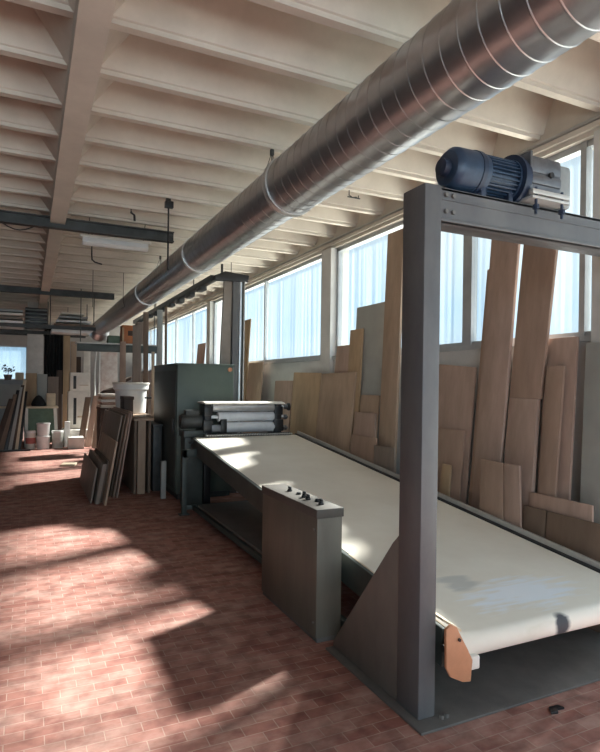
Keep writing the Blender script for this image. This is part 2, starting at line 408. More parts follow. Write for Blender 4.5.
# rollers inside the loop
for yy, zz in (near, far):
    MB().cyl((BXL - .02, yy, zz), (BXR + .03, yy, zz), rr - .004, seg=24).cyl((BXL - .07, yy, zz), (BXR + .09, yy, zz), .018, seg=12).build('end_roller', M['dsteel'], cv)
def rail(x0, x1, up, dn, m_, nm, ya=YN + .05, yb=YF + .05, bev=.003):
    return MB().prism([(x0, ya, zb(ya) - dn), (x0, yb, zb(yb) - dn), (x0, yb, zb(yb) + up), (x0, ya, zb(ya) + up)], (x1 - x0, 0, 0), bev).build(nm, m_, cv)
rail(1.862, 1.887, .0, .19, M['rail_g'], 'side_rail')
rail(3.345, 3.365, .045, .16, M['rail_l'], 'side_rail')
rail(3.308, 3.343, .010, .10, M['rubber'], 'guard_strip')
rail(1.884, 1.894, .003, .05, M['cream'], 'edge_strip', YN - .02, 3.2, .001)
bed = MB().prism([(BXL + .01, YN + .08, zb(YN) - .11), (BXL + .01, YF, zb(YF) - .11), (BXL + .01, YF, zb(YF) - .04), (BXL + .01, YN + .08, zb(YN) - .04)], (BXR - BXL - .02, 0, 0))
bed.build('bed_plate', M['rail_g'], cv)
for (x, y) in ((1.72, 6.86), (3.33, 6.86), (1.865, 4.35), (3.33, 4.35), (1.90, 2.75), (3.30, 2.75)):
    zf = .013 if y < 3 else 0
    l_ = MB().box(x - .03, x + .03, y - .03, y + .03, zf + .008, zb(y) - .10, .004).box(x - .06, x + .06, y - .05, y + .05, zf, zf + .01)
    if y > 6: l_.box(x - .03, x + (.15 if x < 3 else .03), y - .03, y + .03, zb(y) - .2, zb(y) - .1, .004)
    l_.build('leg', M['rail_g'], cv)
for x in (1.835, 3.33): MB().box(x - .02, x + .02, 3.08, 6.83, .06, .11, .003).build('stretcher', M['rail_g'], cv)
for y in (4.35, 5.6, 6.86): MB().box(1.74 if y > 6 else 1.85, 3.31, y - .02, y + .02, .06, .11, .003).build('cross_member', M['rail_g'], cv)
MB().box(1.85, 3.30, 4.6, 6.7, .115, .14, .003).build('lower_shelf', M['gplate'], cv)
# comb of feed fingers at the far edge of the belt
MB().box(2.02, 3.24, YF + .03, YF + .06, ZF - .02, ZF + .035).build('comb_bar', M['rubber'], cv)
cm = MB()
for i in range(34):
    x = 2.04 + i * .0355; cm.box(x, x + .018, YF - .05, YF + .04, ZF + .012, ZF + .030, .002)
cm.build('feed_comb', M['rail_l'], cv)
# end guard: curved orange plywood cheek with a white block on the roller axle
eg = [(1.80, .49), (1.83, .475), (1.86, .42), (1.895, .36), (1.925, .305), (1.915, .205), (1.87, .21), (1.80, .245), (1.775, .29), (1.77, .47)]
MB().prism([(x - .008, 2.09 + (x - 1.77) * -.05, z) for x, z in eg], (0, .016, 0), .002).build('end_guard', M['oranwood'], cv)
MB().cyl((1.835, 2.086, .415), (1.835, 2.078, .415), .008, seg=10).build('screw', M['knob'], cv)
MB().box(1.90, 1.985, 2.105, 2.16, .24, .305, .008).build('bearing_block', M['whitem'], cv)
MB().prism([(1.80, 2.16, .478), (1.878, 2.12, .43), (1.878, 2.36, .45), (1.80, 2.36, .49)], (0, 0, .012)).build('guard_board', M['cream'], cv)

# ------------------------------------------------------------------ roller press at the far end
rp = empty('roller_press', (2.7, 7.35, 0), 'roller press with three pale rollers at the far end of the conveyor', 'machine')
fr = []
for (xa, xb) in ((2.07, 2.16), (3.06, 3.16)):
    MB().box(xa, xb, 7.22, 7.50, .012, 1.33, .01).box(xa - .02, xb + .02, 7.16, 7.56, 0, .02).box(xa - .02, xb + .02, 7.20, 7.32, .96, 1.12, .008).box(xa - .01, xb + .01, 7.2, 7.3, 1.18, 1.30, .008).build('side_frame', M['knob'], rp)
for z, r, xa, m_ in ((1.02, .072, 2.36, M['wroll']), (1.16, .062, 2.26, M['wroll']), (1.285, .058, 2.18, M['chrome'])):
    MB().cyl((xa, 7.27, z), (3.05, 7.27, z), r, seg=28).cyl((2.12, 7.27, z), (3.2, 7.27, z), .022, seg=12).build('roller', m_, rp)
MB().prism([(2.06, 7.17, 1.345), (2.06, 7.30, 1.365), (2.06, 7.55, 1.35), (2.06, 7.55, 1.335), (2.06, 7.17, 1.33)], (1.13, 0, 0), .004).build('top_cover', M['whitem'], rp)
MB().box(2.16, 2.30, 7.19, 7.3, .965, 1.06, .006).build('adjuster_box', M['gear'], rp)
MB().box(2.28, 2.36, 7.18, 7.34, .93, 1.13, .006).build('bearing_housing', M['knob'], rp)
MB().cyl((1.80, 7.36, 1.10), (2.06, 7.36, 1.10), .10, seg=24).cyl((1.78, 7.36, 1.10), (1.80, 7.36, 1.10), .085, seg=24).box(1.84, 2.02, 7.30, 7.42, 1.18, 1.25, .01).build('drive_motor', M['dsteel'], rp)
MB().box(1.80, 2.08, 7.22, 7.5, .90, .99, .01).box(1.82, 2.06, 7.25, 7.48, .0, .9, .01).build('motor_stand', M['rail_g'], rp)
for z in (1.0, 1.15, 1.29):
    MB().cyl((3.16, 7.27, z), (3.27, 7.27, z), .016, seg=12).cyl((3.22, 7.27, z), (3.25, 7.27, z), .035, seg=14).build('coupling', M['gear'], rp)
MB().lathe([(.02, 0), (.055, .004), (.055, .02), (.02, .024)], (3.27, 7.27, 1.29), (1, 0, 0), 20).build('handwheel', M['dsteel'], rp)

# ------------------------------------------------------------------ control box
cx0, cx1, cy0, cy1 = 1.615, 1.80, 3.125, 4.045
ct = empty('control_cabinet', (1.71, 3.58, 0), 'narrow grey-brown control cabinet with black knobs standing beside the conveyor', 'control cabinet')
MB().box(cx0 + .004, cx1 - .004, cy0 + .004, cy1 - .004, .03, .775, .004).build('body', M['box'], ct)
MB().box(cx0 + .015, cx1 - .01, cy0 + .01, cy1 - .01, 0, .03).build('plinth', M['gplate'], ct)
MB().box(cx0 - .004, cx1 + .004, cy0 - .004, cy1 + .004, .772, .83, .005).build('lid', M['lid'], ct)
for i, (dx, dy, h, kn) in enumerate(((.0, .30, .020, 1), (.01, .43, .016, 0), (.0, .54, .028, 1), (-.01, .62, .024, 1), (.02, .70, .020, 0), (.0, .79, .022, 1))):
    x, y = 1.71 + dx, cy1 - dy
    k = MB().cyl((x, y, .829), (x, y, .829 + h * .5), .019, seg=16).cyl((x, y, .829 + h * .5), (x, y, .829 + h), .014, seg=16)
    if kn: k.box(x - .006, x + .006, y - .018, y + .018, .829 + h, .829 + h + .014, .002)
    k.build('knob', M['knob'], ct)
for z in (.12, .70): MB().cyl((cx0 + .006, cy0 + .04, z), (cx0 - .004, cy0 + .04, z), .007, seg=8).build('door_screw', M['gplate'], ct)

# ------------------------------------------------------------------ spiral duct and its hangers
DX, DZ, DR = 1.905, 3.215, .232
du = empty('spiral_duct', (DX, 8, DZ), 'large round galvanised spiral duct running the length of the hall', 'duct')
def spiral(ya, yb, r, pitch, name):
    b_ = MB(); seg = 48
    prof = []
    y = ya - pitch
    while y < yb + pitch:
        for dy, dr in ((0, 0), (.004, .003), (.009, .003), (.013, 0), (pitch - .004, 0)): prof.append((y + dy, r + dr))
        y += pitch
    rows = []
    for k in range(seg):
        a = 2 * PI * k / seg
        rows.append((a, k / seg * pitch))
    ring = [[b_.bm.verts.new((DX + pr * math.cos(a), min(max(py + off, ya), yb), DZ + pr * math.sin(a))) for (py, pr) in prof] for a, off in rows]
    for k in range(seg):
        a = ring[k]; c = ring[(k + 1) % seg]; sh = 0 if k < seg - 1 else 5
        for j in range(len(prof) - 1 - 5):
            q = (a[j + sh], a[j + 1 + sh], c[j + 1], c[j]) if k == seg - 1 else (a[j], a[j + 1], c[j + 1], c[j])
            try: b_.bm.faces.new(q)
            except ValueError: pass
    bmesh.ops.dissolve_degenerate(b_.bm, dist=1e-5, edges=b_.bm.edges[:])
    return b_.build(name, M['duct'], du)
spiral(-2.0, 4.25, DR, .122, 'duct_section')
spiral(4.22, 7.0, DR - .014, .15, 'duct_section')
spiral(6.98, 10.4, DR - .014, .15, 'duct_section')
spiral(10.38, 17.9, DR - .006, .18, 'duct_section')
def band(y, r, w): MB().lathe([(r - .02, 0), (r + .012, .0), (r + .014, w * .3), (r + .006, w * .5), (r + .014, w * .7), (r + .012, w), (r - .02, w)], (DX, y, DZ), (0, 1, 0), 48).build('joint_collar', M['ductb'], du)
band(4.19, DR, .07); band(6.97, DR - .014, .05); band(10.37, DR - .012, .05); band(-.9, DR, .06)
MB().lathe([(DR - .012, 0), (DR + .03, .06), (DR + .06, .40), (DR - .0, .48), (.02, .49)], (DX, 17.86, DZ - .02), (0, 1, -.22), 40).build('end_cowl', M['duct'], du)
def hanger(y, label, spread=.06):
    h = MB().cyl((DX - .04, y, DZ + DR - .03), (DX - .04, y, ZR + .06), .006, seg=8)
    h.tube([(DX - .04 - spread, y, DZ + DR - .03), (DX - .04, y, ZR - .02)], .003, 6).tube([(DX - .04 + spread, y, DZ + DR - .035), (DX - .04, y, ZR - .02)], .003, 6)
    h.box(DX - .055, DX - .025, y - .012, y + .012, ZR - .05, ZR + .02)
    return tag(h.build('duct_hanger', M['dsteel']), label, 'hanger', 'wire hangers holding the duct')
hanger(4.546, 'thin wire hanger on top of the duct just beyond the pale joint collar')
hanger(9.17, 'thin wire hanger on the duct beyond the first dark ceiling beam')

# black rod with a bracket left of the duct
tag(MB().cyl((1.36, 6.28, 2.84), (1.36, 6.28, ZR - .03), .010, seg=10).box(1.32, 1.41, 6.25, 6.31, ZR - .10, ZR - .03, .004).box(1.33, 1.38, 6.26, 6.30, ZR - .07, 3.63).build('hanging_rod', M['knob']),
    'black rod with a bracket hanging from the ribs in front of the duct', 'rod')
tag(MB().tube([(2.97, 5.124, ZR + .04), (2.97, 5.124, ZR - .05), (3.01, 5.12, ZR - .07), (3.05, 5.12, ZR - .06), (3.08, 5.12, ZR - .07), (3.08, 5.12, ZR - .04)], .006, 8).box(2.95, 3.10, 5.115, 5.125, ZR - .075, ZR - .065).build('ceiling_hook', M['dsteel']),
    'small black bracket under the ribs to the right of the duct collar', 'bracket')
tag(MB().tube([(1.05, 6.858, ZR + .02), (1.05, 6.858, ZR - .04), (1.09, 6.87, ZR - .06), (1.10, 6.9, ZR - .12)], .014, 8).build('ceiling_hook', M['knob']),
    'curled black cable stub under the ribs left of the hanging rod', 'cable')

# ------------------------------------------------------------------ dark steel beams under the ribs
def ibeam(y, z, x0, x1, label, h=.13, w=.10):
    b_ = MB().box(x0, x1, y - w / 2, y + w / 2, z, z + .014).box(x0, x1, y - w / 2, y + w / 2, z + h - .014, z + h).box(x0, x1, y - .008, y + .008, z, z + h)
    o = b_.build('steel_beam', M['dsteel']); return tag(o, label, 'beam', 'dark beams across the ceiling')
ibeam(7.36, 3.41, XL, 1.66, 'nearer dark steel beam slung across under the ceiling ribs')
ibeam(13.0, 3.40, XL, 1.66, 'farther dark steel beam across the ceiling above the clutter')
lt = empty('batten_light', (1.05, 7.58, 3.33), 'unlit pale fluorescent batten hanging behind the nearer dark beam', 'light fitting')
MB().box(.55, 1.42, 7.55, 7.66, 3.40, 3.44, .01).build('housing', M['whitem'], lt)
for x in (.65, 1.32): MB().tube([(x, 7.6, 3.435), (x, 7.44, 3.64)], .005).build('suspension_wire', M['dsteel'], lt)
MB().prism([(.58, 7.53, 3.34), (.58, 7.58, 3.31), (.58, 7.63, 3.31), (.58, 7.68, 3.34), (.58, 7.66, 3.40), (.58, 7.55, 3.40)], (.80, 0, 0), .004).build('diffuser', M['white'], lt)
tag(MB().tube([(.73, 8.014, 3.64), (.73, 8.014, 3.30), (.735, 8.014, 3.22), (.77, 8.014, 3.19), (.86, 8.014, 3.17)], .010, 8).build('cable_drop', M['knob']), 'black hooked cable drop below the nearer dark beam', 'cable')
tag(MB().tube([(1.02, 10.904, 3.64), (1.02, 10.904, 2.95)], .006, 8).build('drop_wire', M['dsteel']), 'thin dark wire hanging between the two dark ceiling beams, left one', 'wire')
tag(MB().tube([(1.55, 10.904, 3.64), (1.55, 10.904, 3.1), (1.58, 10.904, 3.0), (1.52, 10.904, 2.96)], .006, 8).build('drop_wire', M['dsteel']), 'thin hooked wire hanging close to the duct, between the dark beams', 'wire')
tag(MB().tube([(-.30 + .06 * i, 7.42, 3.42 - .06 * math.sin(i * .571)) for i in range(12)], .008, 8).build('slack_cable', M['knob']), 'slack black cable looping under the nearer dark beam', 'cable')

# ------------------------------------------------------------------ green machine cabinet, steel column and rail
GX0, GX1, GY0_, GY1_, GZ_ = 1.83, 2.64, 7.76, 9.35, 1.875
gc = empty('machine_cabinet', (2.23, 8.5, 0), 'tall dark green sheet metal cabinet behind the roller press', 'cabinet')
MB().box(GX0, GX1, GY0_, GY1_, .08, GZ_ - .02, .012).build('body', M['green'], gc)
MB().box(GX0 - .01, GX1 + .01, GY0_ - .01, GY1_ + .01, GZ_ - .025, GZ_, .006).build('top_panel', M['green'], gc)
MB().box(GX0 + .03, GX1 - .03, GY0_ + .03, GY1_ - .03, 0, .08).build('plinth', M['dsteel'], gc)
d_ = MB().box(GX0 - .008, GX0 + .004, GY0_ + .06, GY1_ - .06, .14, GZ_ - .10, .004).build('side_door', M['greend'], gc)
MB().box(GX0 - .03, GX0 - .006, GY0_ + .14, GY0_ + .17, .9, 1.1, .004).build('door_handle', M['knob'], d_)
MB().cyl((2.58, GY0_ - .02, 1.80), (2.58, GY0_ + .01, 1.80), .03, seg=14).cyl((2.58, GY0_ - .03, 1.80), (2.58, GY0_ - .02, 1.80), .018, seg=12).build('lamp_knob', M['oranwood'], gc)

tw = empty('steel_column', (2.74, 7.98, 0), 'tall column of tan and grey steel sections right of the green cabinet', 'column')
MB().prism([(2.51, 7.99, 1.876), (2.66, 7.99, 1.876), (2.68, 7.99, 3.10), (2.555, 7.99, 3.10)], (0, .05, 0), .004).build('tan_panel', mat('tan_painted_sheet', (.26, .22, .19), .5, .1, .1, 4), tw)
MB().box(2.68, 2.775, 7.96, 8.06, 0, 3.10, .006).build('grey_channel', M['gantry'], tw)
MB().cyl((2.797, 7.97, 0), (2.797, 7.97, 3.10), .022, seg=16).build('steel_tube', M['chrome'], tw)
MB().cyl((2.832, 8.0, 0), (2.832, 8.0, 3.10), .02, seg=16).build('dark_tube', M['dsteel'], tw)
MB().box(2.853, 2.872, 7.97, 8.05, 0, 3.10, .004).build('edge_strip', M['rail_l'], tw)
MB().prism([(2.40, 7.93, 3.10), (2.90, 7.93, 3.10), (2.92, 7.93, 3.20), (2.55, 7.93, 3.23), (2.40, 7.93, 3.16)], (0, .16, 0), .006).build('cap_plate', M['knob'], tw)
MB().cyl((2.52, 8.0, 3.2), (2.52, 8.0, 3.34), .018, seg=10).cyl((2.66, 8.0, 3.2), (2.66, 8.0, 3.38), .006, seg=10).build('cap_stud', M['dsteel'], tw)
tr_ = empty('overhead_rail', (2.43, 11, 3.1), 'dark overhead rail running back from the steel column under the duct', 'rail')
MB().box(2.38, 2.47, 8.1, 15.0, 3.10, 3.19, .006).build('rail_channel', M['knob'], tr_)
for i in range(9):
    y = 8.6 + i * .7; MB().box(2.375, 2.475, y, y + .28, 3.045 - .01 * (i % 3), 3.105, .01).build('trolley', M['dsteel'], tr_)
for y in (9.2, 12.3): MB().cyl((2.42, y, 3.185), (2.42, y, ZR + .06), .010, seg=8).build('rail_hanger', M['dsteel'], tr_)

# ------------------------------------------------------------------ boards leaning on the window wall
def lean_board(quad, t, m_, name, label, cat='board', group='boards leaning against the window wall', extra=None):
    """quad of (x, y, z): foot and head corners on one leaning plane, given a real thickness towards the wall"""
    q = [V(p) for p in quad]
    nrm = (q[1] - q[0]).cross(q[3] - q[0]).normalized()
    if nrm.x < 0: nrm = -nrm
    b_ = MB().prism(q, nrm * t, min(.004, t * .2))
    o = b_.build(name, m_); tag(o, label, cat, group); return o
def LB(xb, xt, H, yb, yt, t, m_, name, label, z0=0.0, dz=0.0, cat='board', drop=0.0, **kw):
    """board whose foot stands at xb between yb[0]..yb[1] on z0 and whose head reaches xt at height H between yt[0]..yt[1]"""
    k = (xt - xb) / H
    X = lambda z: xb + k * z
    quad = [(X(z0), yb[0], z0), (X(z0), yb[1], z0), (X(H + dz), yt[1], H + dz), (X(H), yt[0], H)]
    return lean_board(quad, t, m_, name, label, cat, **kw)
# seen through the gantry, right to left
LB(3.52, 3.68, 1.78, (4.0, 4.62), (4.01, 4.60), .018, M['w3'], 'mdf_board', 'wide pinkish-brown panel under the window sill just right of the gantry post', dz=.05)
LB(3.46, 3.595, 1.20, (4.02, 4.55), (4.05, 4.50), .018, M['w1'], 'mdf_board', 'shorter brown panel standing in front of the wide pinkish one')
LB(3.43, 3.50, .88, (4.12, 4.30), (4.12, 4.24), .020, M['w4'], 'wood_offcut', 'small honey-coloured strip at the foot of the shorter brown panel')
LB(3.435, 3.49, .78, (4.32, 4.46), (4.33, 4.44), .018, M['w8'], 'wood_offcut', 'small grey-brown offcut left of the honey-coloured strip')
LB(3.45, 3.70, 2.95, (3.555, 3.845), (3.535, 3.855), .03, M['w3'], 'wood_plank', 'tall plank reaching up behind the crossbeam, left of the two tall planks in the portal')
LB(3.49, 3.715, 2.66, (3.70, 3.93), (3.72, 3.92), .02, M['w1'], 'wood_plank', 'brown plank showing past the left edge of the left tall plank')
LB(3.505, 3.695, 2.9, (3.215, 3.53), (3.135, 3.475), .03, M['w1'], 'wood_plank', 'tall plank standing on a shorter board, right of the two tall planks in the portal', z0=1.515)
LB(3.41, 3.60, 1.515, (3.16, 3.48), (3.235, 3.525), .04, M['w3'], 'wood_board', 'thick brown board carrying the right tall plank')
LB(3.385, 3.40, 1.0, (3.36, 3.63), (3.385, 3.635), .020, M['w1'], 'mdf_board', 'low brown panel in front of the left tall plank')
LB(3.39, 3.40, 1.0, (3.17, 3.345), (3.22, 3.375), .022, M['w3'], 'mdf_board', 'low pinkish panel right beside the low brown panel', dz=.0)
LB(3.51, 3.69, 1.99, (2.90, 3.20), (2.955, 3.235), .025, M['w3'], 'wood_board', 'board with its top level with the sill, right of the right tall plank')
LB(3.465, 3.62, 1.77, (3.00, 3.16), (3.01, 3.17), .022, M['w1'], 'wood_board', 'narrower board standing in front of the sill-high board')
LB(3.535, 3.655, 1.93, (2.50, 2.815), (2.53, 2.855), .02, M['greyb'], 'wood_board', 'grey board at the right edge, right of the sill-high board')
LB(3.43, 3.49, .80, (2.60, 3.19), (2.66, 3.20), .02, M['w3'], 'mdf_board', 'low wide panel leaning in front of the boards at the right edge')
LB(3.395, 3.44, .70, (3.0, 3.20), (3.0, 3.21), .02, M['w5'], 'mdf_board', 'small dark panel just above the conveyor rail, left of a wider dark one')
LB(3.39, 3.435, .70, (2.45, 2.985), (2.45, 2.985), .02, M['w5'], 'mdf_board', 'wide dark panel just above the conveyor rail at the right edge')
# left of the gantry post
LB(3.45, 3.70, 3.34, (4.98, 5.30), (5.18, 5.49), .03, M['w2'], 'wood_plank', 'tallest lone plank leaning on the window just left of the gantry post')
LB(3.525, 3.722, 2.58, (5.40, 6.02), (5.545, 6.19), .018, M['greyb'], 'laminate_board', 'grey laminate panel leaning on the window left of the lone tall plank')
LB(3.465, 3.675, 2.30, (5.80, 6.12), (5.965, 6.265), .022, M['w4'], 'wood_board', 'narrow honey board in front of the grey laminate panel')
LB(3.50, 3.69, 2.12, (6.03, 6.66), (6.03, 6.63), .018, M['w3'], 'mdf_board', 'pinkish-brown panel peeking above the big tan panels')
LB(3.42, 3.60, 1.765, (6.86, 7.66), (6.91, 7.80), .02, M['w4'], 'mdf_board', 'big honey-tan panel beside the roller press, farther of the big pair', dz=.02)
LB(3.42, 3.60, 1.765, (5.94, 6.85), (5.99, 6.90), .02, M['w2'], 'mdf_board', 'big brown panel beside the conveyor, nearer of the big pair', dz=-.01)
LB(3.455, 3.597, 1.49, (5.42, 5.79), (5.47, 5.86), .02, M['w2'], 'mdf_board', 'medium tan panel below the grey laminate panel')
LB(3.43, 3.55, 1.285, (5.30, 5.88), (5.47, 5.92), .018, M['w3'], 'mdf_board', 'pinkish offcut panel with a slanting edge, right of the big brown panel')
LB(3.395, 3.48, 1.02, (5.27, 5.86), (5.33, 5.88), .018, M['w1'], 'mdf_board', 'low brown panel at the conveyor rail below the slanting offcut')
LB(3.388, 3.44, .95, (4.82, 5.25), (4.93, 5.32), .018, M['w8'], 'mdf_board', 'low grey-brown panel at the foot of the lone tall plank')
LB(3.52, 3.70, 1.66, (7.95, 8.55), (8.05, 8.75), .018, M['w3'], 'mdf_board', 'pale brown panel below the sill, behind the roller press')
LB(3.47, 3.66, 2.80, (9.78, 10.42), (9.85, 10.50), .02, M['w4'], 'mdf_board', 'honey panel leaning on the window right of the steel column')
LB(3.44, 3.60, 1.98, (9.0, 9.7), (9.05, 9.75), .02, M['w2'], 'mdf_board', 'tan panel below the sill right of the steel column')
LB(3.50, 3.70, 2.55, (12.95, 13.6), (12.95, 13.6), .02, M['w3'], 'mdf_board', 'pinkish panel against the window seen above the green cabinet')

# ------------------------------------------------------------------ panels, bucket and boxes left of the green cabinet
LG = 'panels stacked on edge left of the bucket'
def RB(x0, x1, H, ya, yb, t, m_, name, label, group=LG, cat='board', tilt=0.):
    """board on its long edge: foot line at x0, head line at x1, running from ya to yb"""
    return lean_board([(x0, ya, 0), (x0, yb, 0), (x1, yb + tilt, H), (x1, ya + tilt, H)], t, m_, name, label, cat, group)
RB(.745, .815, .46, 7.95, 9.75, .022, M['w8'], 'mdf_board', 'leftmost and lowest panel of the row stacked on edge by the aisle')
RB(.800, .890, .52, 7.86, 9.70, .050, M['w8'], 'laminate_slab', 'thick grey-brown panel, second from the aisle in the row on edge')
RB(.862, .960, .55, 7.95, 9.60, .024, M['w5'], 'mdf_board', 'dark panel between the thick grey-brown slab and the taller honey-edged one')
RB(.900, 1.035, .82, 7.74, 9.30, .026, M['w2'], 'mdf_board', 'taller brown panel with a rounded honey edge, nearest of the row on edge')
RB(.985, 1.185, 1.13, 8.35, 10.3, .022, M['w8'], 'mdf_board', 'tall dark grey-brown panel facing the aisle, behind the low ones')
RB(1.030, 1.230, 1.15, 8.30, 10.2, .020, M['w5'], 'mdf_board', 'tall dark brown panel sandwiched behind the grey-brown one')
RB(1.070, 1.270, 1.17, 8.25, 10.1, .024, M['w1'], 'mdf_board', 'tall brown panel leaning second from the plywood box')
RB(1.112, 1.298, 1.19, 8.20, 10.1, .020, M['w3'], 'mdf_board', 'tallest pinkish panel leaning right against the plywood box')
pb = empty('plywood_box', (1.49, 9.3, 0), 'tall brown plywood box carrying the white bucket', 'box')
MB().box(1.375, 1.41, 8.40, 10.30, 0, 1.05, .003).box(1.41, 1.61, 10.27, 10.30, 0, 1.05, .003).build('side_panel', M['w5'], pb)
MB().box(1.575, 1.61, 8.40, 10.27, 0, 1.05, .003).build('side_panel', M['w5'], pb)
MB().box(1.32, 1.78, 9.1, 10.32, 1.05, 1.085, .004).box(1.36, 1.625, 8.36, 9.1, 1.05, 1.085, .004).build('top_board', M['w2'], pb)
MB().box(1.42, 1.53, 8.37, 8.40, 0.0, 1.05, .003).build('front_board', M['w2'], pb)
bk = empty('bucket', (1.555, 9.90, 1.086), 'big white plastic bucket standing on the tall plywood box', 'bucket')
MB().lathe([(.225, 0), (.240, .01), (.255, .36), (.262, .38), (.284, .40), (.290, .49), (.280, .495), (.275, .46), (.24, .30), (.21, .02), (0, .02)], (1.555, 9.9, 1.086), (0, 0, 1), 36).build('body', M['white'], bk)
MB().lathe([(.288, .48), (.302, .482), (.304, .508), (.290, .513), (.276, .50)], (1.555, 9.9, 1.086), (0, 0, 1), 36).build('rim', M['whitem'], bk)
MB().box(1.75, 1.86, 9.70, 9.73, 1.33, 1.36, .004).build('handle', M['knob'], bk)
tag(MB().box(1.335, 1.475, 9.15, 9.55, 1.086, 1.375, .006).box(1.330, 1.485, 9.14, 9.56, 1.33, 1.38, .004).build('wooden_crate', M['w7']), 'dark wooden crate on the plywood box just left of the white bucket', 'crate')
tag(MB().box(1.66, 1.73, 7.9, 7.95, 0, .52, .006).build('metal_offcut', M['greyb']), 'pale upright metal strip on the floor in front of the green cabinet', 'offcut')
# dark block added for the shadow between the box and the green cabinet
tag(MB().box(1.66, 1.79, 8.5, 9.6, 0, .95, .01).box(1.65, 1.80, 8.48, 9.62, .95, .99, .006).build('shadow_block', M['dsteel']), 'dark block standing in for shadow in the gap between bucket and green cabinet', 'block')

# tall sheets behind the bucket
for i, (x0, x1, y, H, m_, lab) in enumerate((
        (1.86, 2.02, 11.6, 2.75, 'w8', 'purple-grey sheet standing upright behind the white bucket'),
        (1.70, 1.82, 12.2, 2.45, 'w1', 'brown board standing upright left of the purple-grey sheet'),
        (2.03, 2.13, 11.4, 3.0, 'w5', 'dark brown board upright right of the purple-grey sheet'),
        (2.14, 2.20, 11.1, 2.2, 'w6', 'pale board upright beside the far corner of the green cabinet'),
        (2.20, 2.30, 10.9, 3.0, 'greyb', 'pale grey upright sheet below the overhead rail, behind the green cabinet'),
        (2.30, 2.345, 10.7, 3.05, 'w5', 'narrow dark upright sheet below the overhead rail, nearest the window'))):
    tag(MB().prism([(x0, y, 0), (x1, y, 0), (x1, y + .12, H), (x0, y + .12, H)], (0, .03, 0), .003).build('upright_board', M[m_]), lab, 'board', 'boards upright behind the bucket')

# ------------------------------------------------------------------ back of the hall
tag(struct(MB().box(-.06, .32, 16.2, 16.6, 0, ZR + .1, .01), 'trim_4', M['conc']), kind='structure')
# green bin
gb = empty('green_bin', (.31, 15.5, 0), 'dark green steel bin with a pale rim behind the white tubs', 'bin')
MB().prism([(-.09, 15.2, .12), (.62, 15.2, .12), (.54, 15.2, .94), (-.09, 15.2, .94)], (0, .6, 0), .01).build('body', M['binG'], gb)
MB().box(-.13, .66, 15.17, 15.83, .94, .985, .006).build('rim', M['cream'], gb)
for x in (-.08, .60):
    MB().prism([(x, 15.19, 0), (x + .07, 15.19, 0), (x - (.0 if x < 0 else .05) + .07, 15.19, .94), (x - (.0 if x < 0 else .05), 15.19, .94)], (0, -.03, 0)).build('leg', M['whitem'], gb)
    MB().box(x, x + .06, 15.72, 15.8, 0, .13).build('leg', M['whitem'], gb)
tag(MB().lathe([(.16, 0), (.17, .05), (.13, .15), (.06, .24), (.01, .27)], (.22, 15.45, .986), (0, 0, 1), 14).build('black_sack', M['black']), 'slumped black sack lying on the green bin', 'sack')
tag(MB().box(.40, .60, 15.35, 15.65, .986, 1.30, .008).build('carton', M['cream']), 'yellowish carton on the right end of the green bin', 'box')
tag(MB().box(-.08, .18, 15.95, 16.0, 0, 1.80, .004).build('wood_board', M['w4']), 'honey board standing upright behind the green bin', 'board', 'boards upright behind the green bin')
tag(MB().box(.19, .42, 15.92, 15.97, 0, 1.78, .004).build('wood_board', M['greyb']), 'pale grey-green board standing beside the honey one behind the bin', 'board', 'boards upright behind the green bin')
tag(MB().box(.44, .70, 16.2, 16.25, 0, 1.72, .004).build('wood_board', M['w8']), 'grey-brown board behind the right end of the green bin', 'board', 'boards upright behind the green bin')
def tub(x, y, r, h, m_, label, z=0., band=None):
    t = empty('plastic_tub', (x, y, z), label, 'tub', 'white tubs on the floor in front of the green bin')
    MB().lathe([(r * .86, 0), (r * .88, .01), (r * .97, h * .86), (r * .98, h * .9)], (x, y, z), (0, 0, 1), 24).build('body', m_, t)
    MB().lathe([(r * .98, h * .88), (r * 1.04, h * .89), (r * 1.04, h * .97), (r * .98, h)], (x, y, z), (0, 0, 1), 24).build('lid', M['white'], t)
    if band: MB().lathe([(r * .925, h * .3), (r * .94, h * .3), (r * .965, h * .62), (r * .95, h * .62)], (x, y, z), (0, 0, 1), 24).build('label_band', band, t)
tub(.05, 14.86, .115, .43, M['whitem'], 'white tub with a reddish band, left of the white tub tower', band=mat('reddish_label', (.45, .13, .11), .6))
tub(.32, 14.80, .155, .31, M['white'], 'white tub at the bottom of the two-tub tower')
tub(.32, 14.80, .150, .30, M['white'], 'white tub on top of the two-tub tower', z=.312)
tub(.64, 14.90, .135, .42, mat('translucent_tub', (.52, .54, .50), .4), 'greyish tub at the right end before the green bin')
# leaning dark bars on the left
for i, (xf, xt, H, w, m_, lab) in enumerate((
        (-.62, -.30, 1.18, .07, 'w7', 'dark slanting bar, leftmost of the leaning bundle'),
        (-.50, -.22, 1.28, .06, 'w5', 'brown slanting bar, second from the left in the bundle'),
        (-.40, -.16, 1.38, .05, 'knob', 'black slanting bar in the middle of the bundle'),
        (-.32, -.10, 1.45, .05, 'greyb', 'pale grey slanting bar in the bundle'),
        (-.26, -.06, 1.50, .05, 'w7', 'dark brown slanting bar right of the pale grey one'),
        (-.19, -.02, 1.62, .05, 'cream', 'cream slanting bar, tallest of the leaning bundle'),
        (-.13, .01, 1.35, .05, 'knob', 'black slanting bar, rightmost of the bundle by the tubs'))):
    y = 14.45 + i * .05; xf -= .07; xt -= .07
    tag(MB().prism([(xf - w, y, 0), (xf + w, y, 0), (xt + w * .7, y + .5, H), (xt - w * .7, y + .5, H)], (0, .04, 0), .003).build('leaning_bar', M[m_]), lab, 'bar', 'dark bars leaning on a trestle at the left edge')
tag(MB().box(-.75, .05, 14.42, 14.50, 0, .035, .004).build('floor_batten', M['knob']), 'black batten lying on the floor before the leaning bars', 'batten')
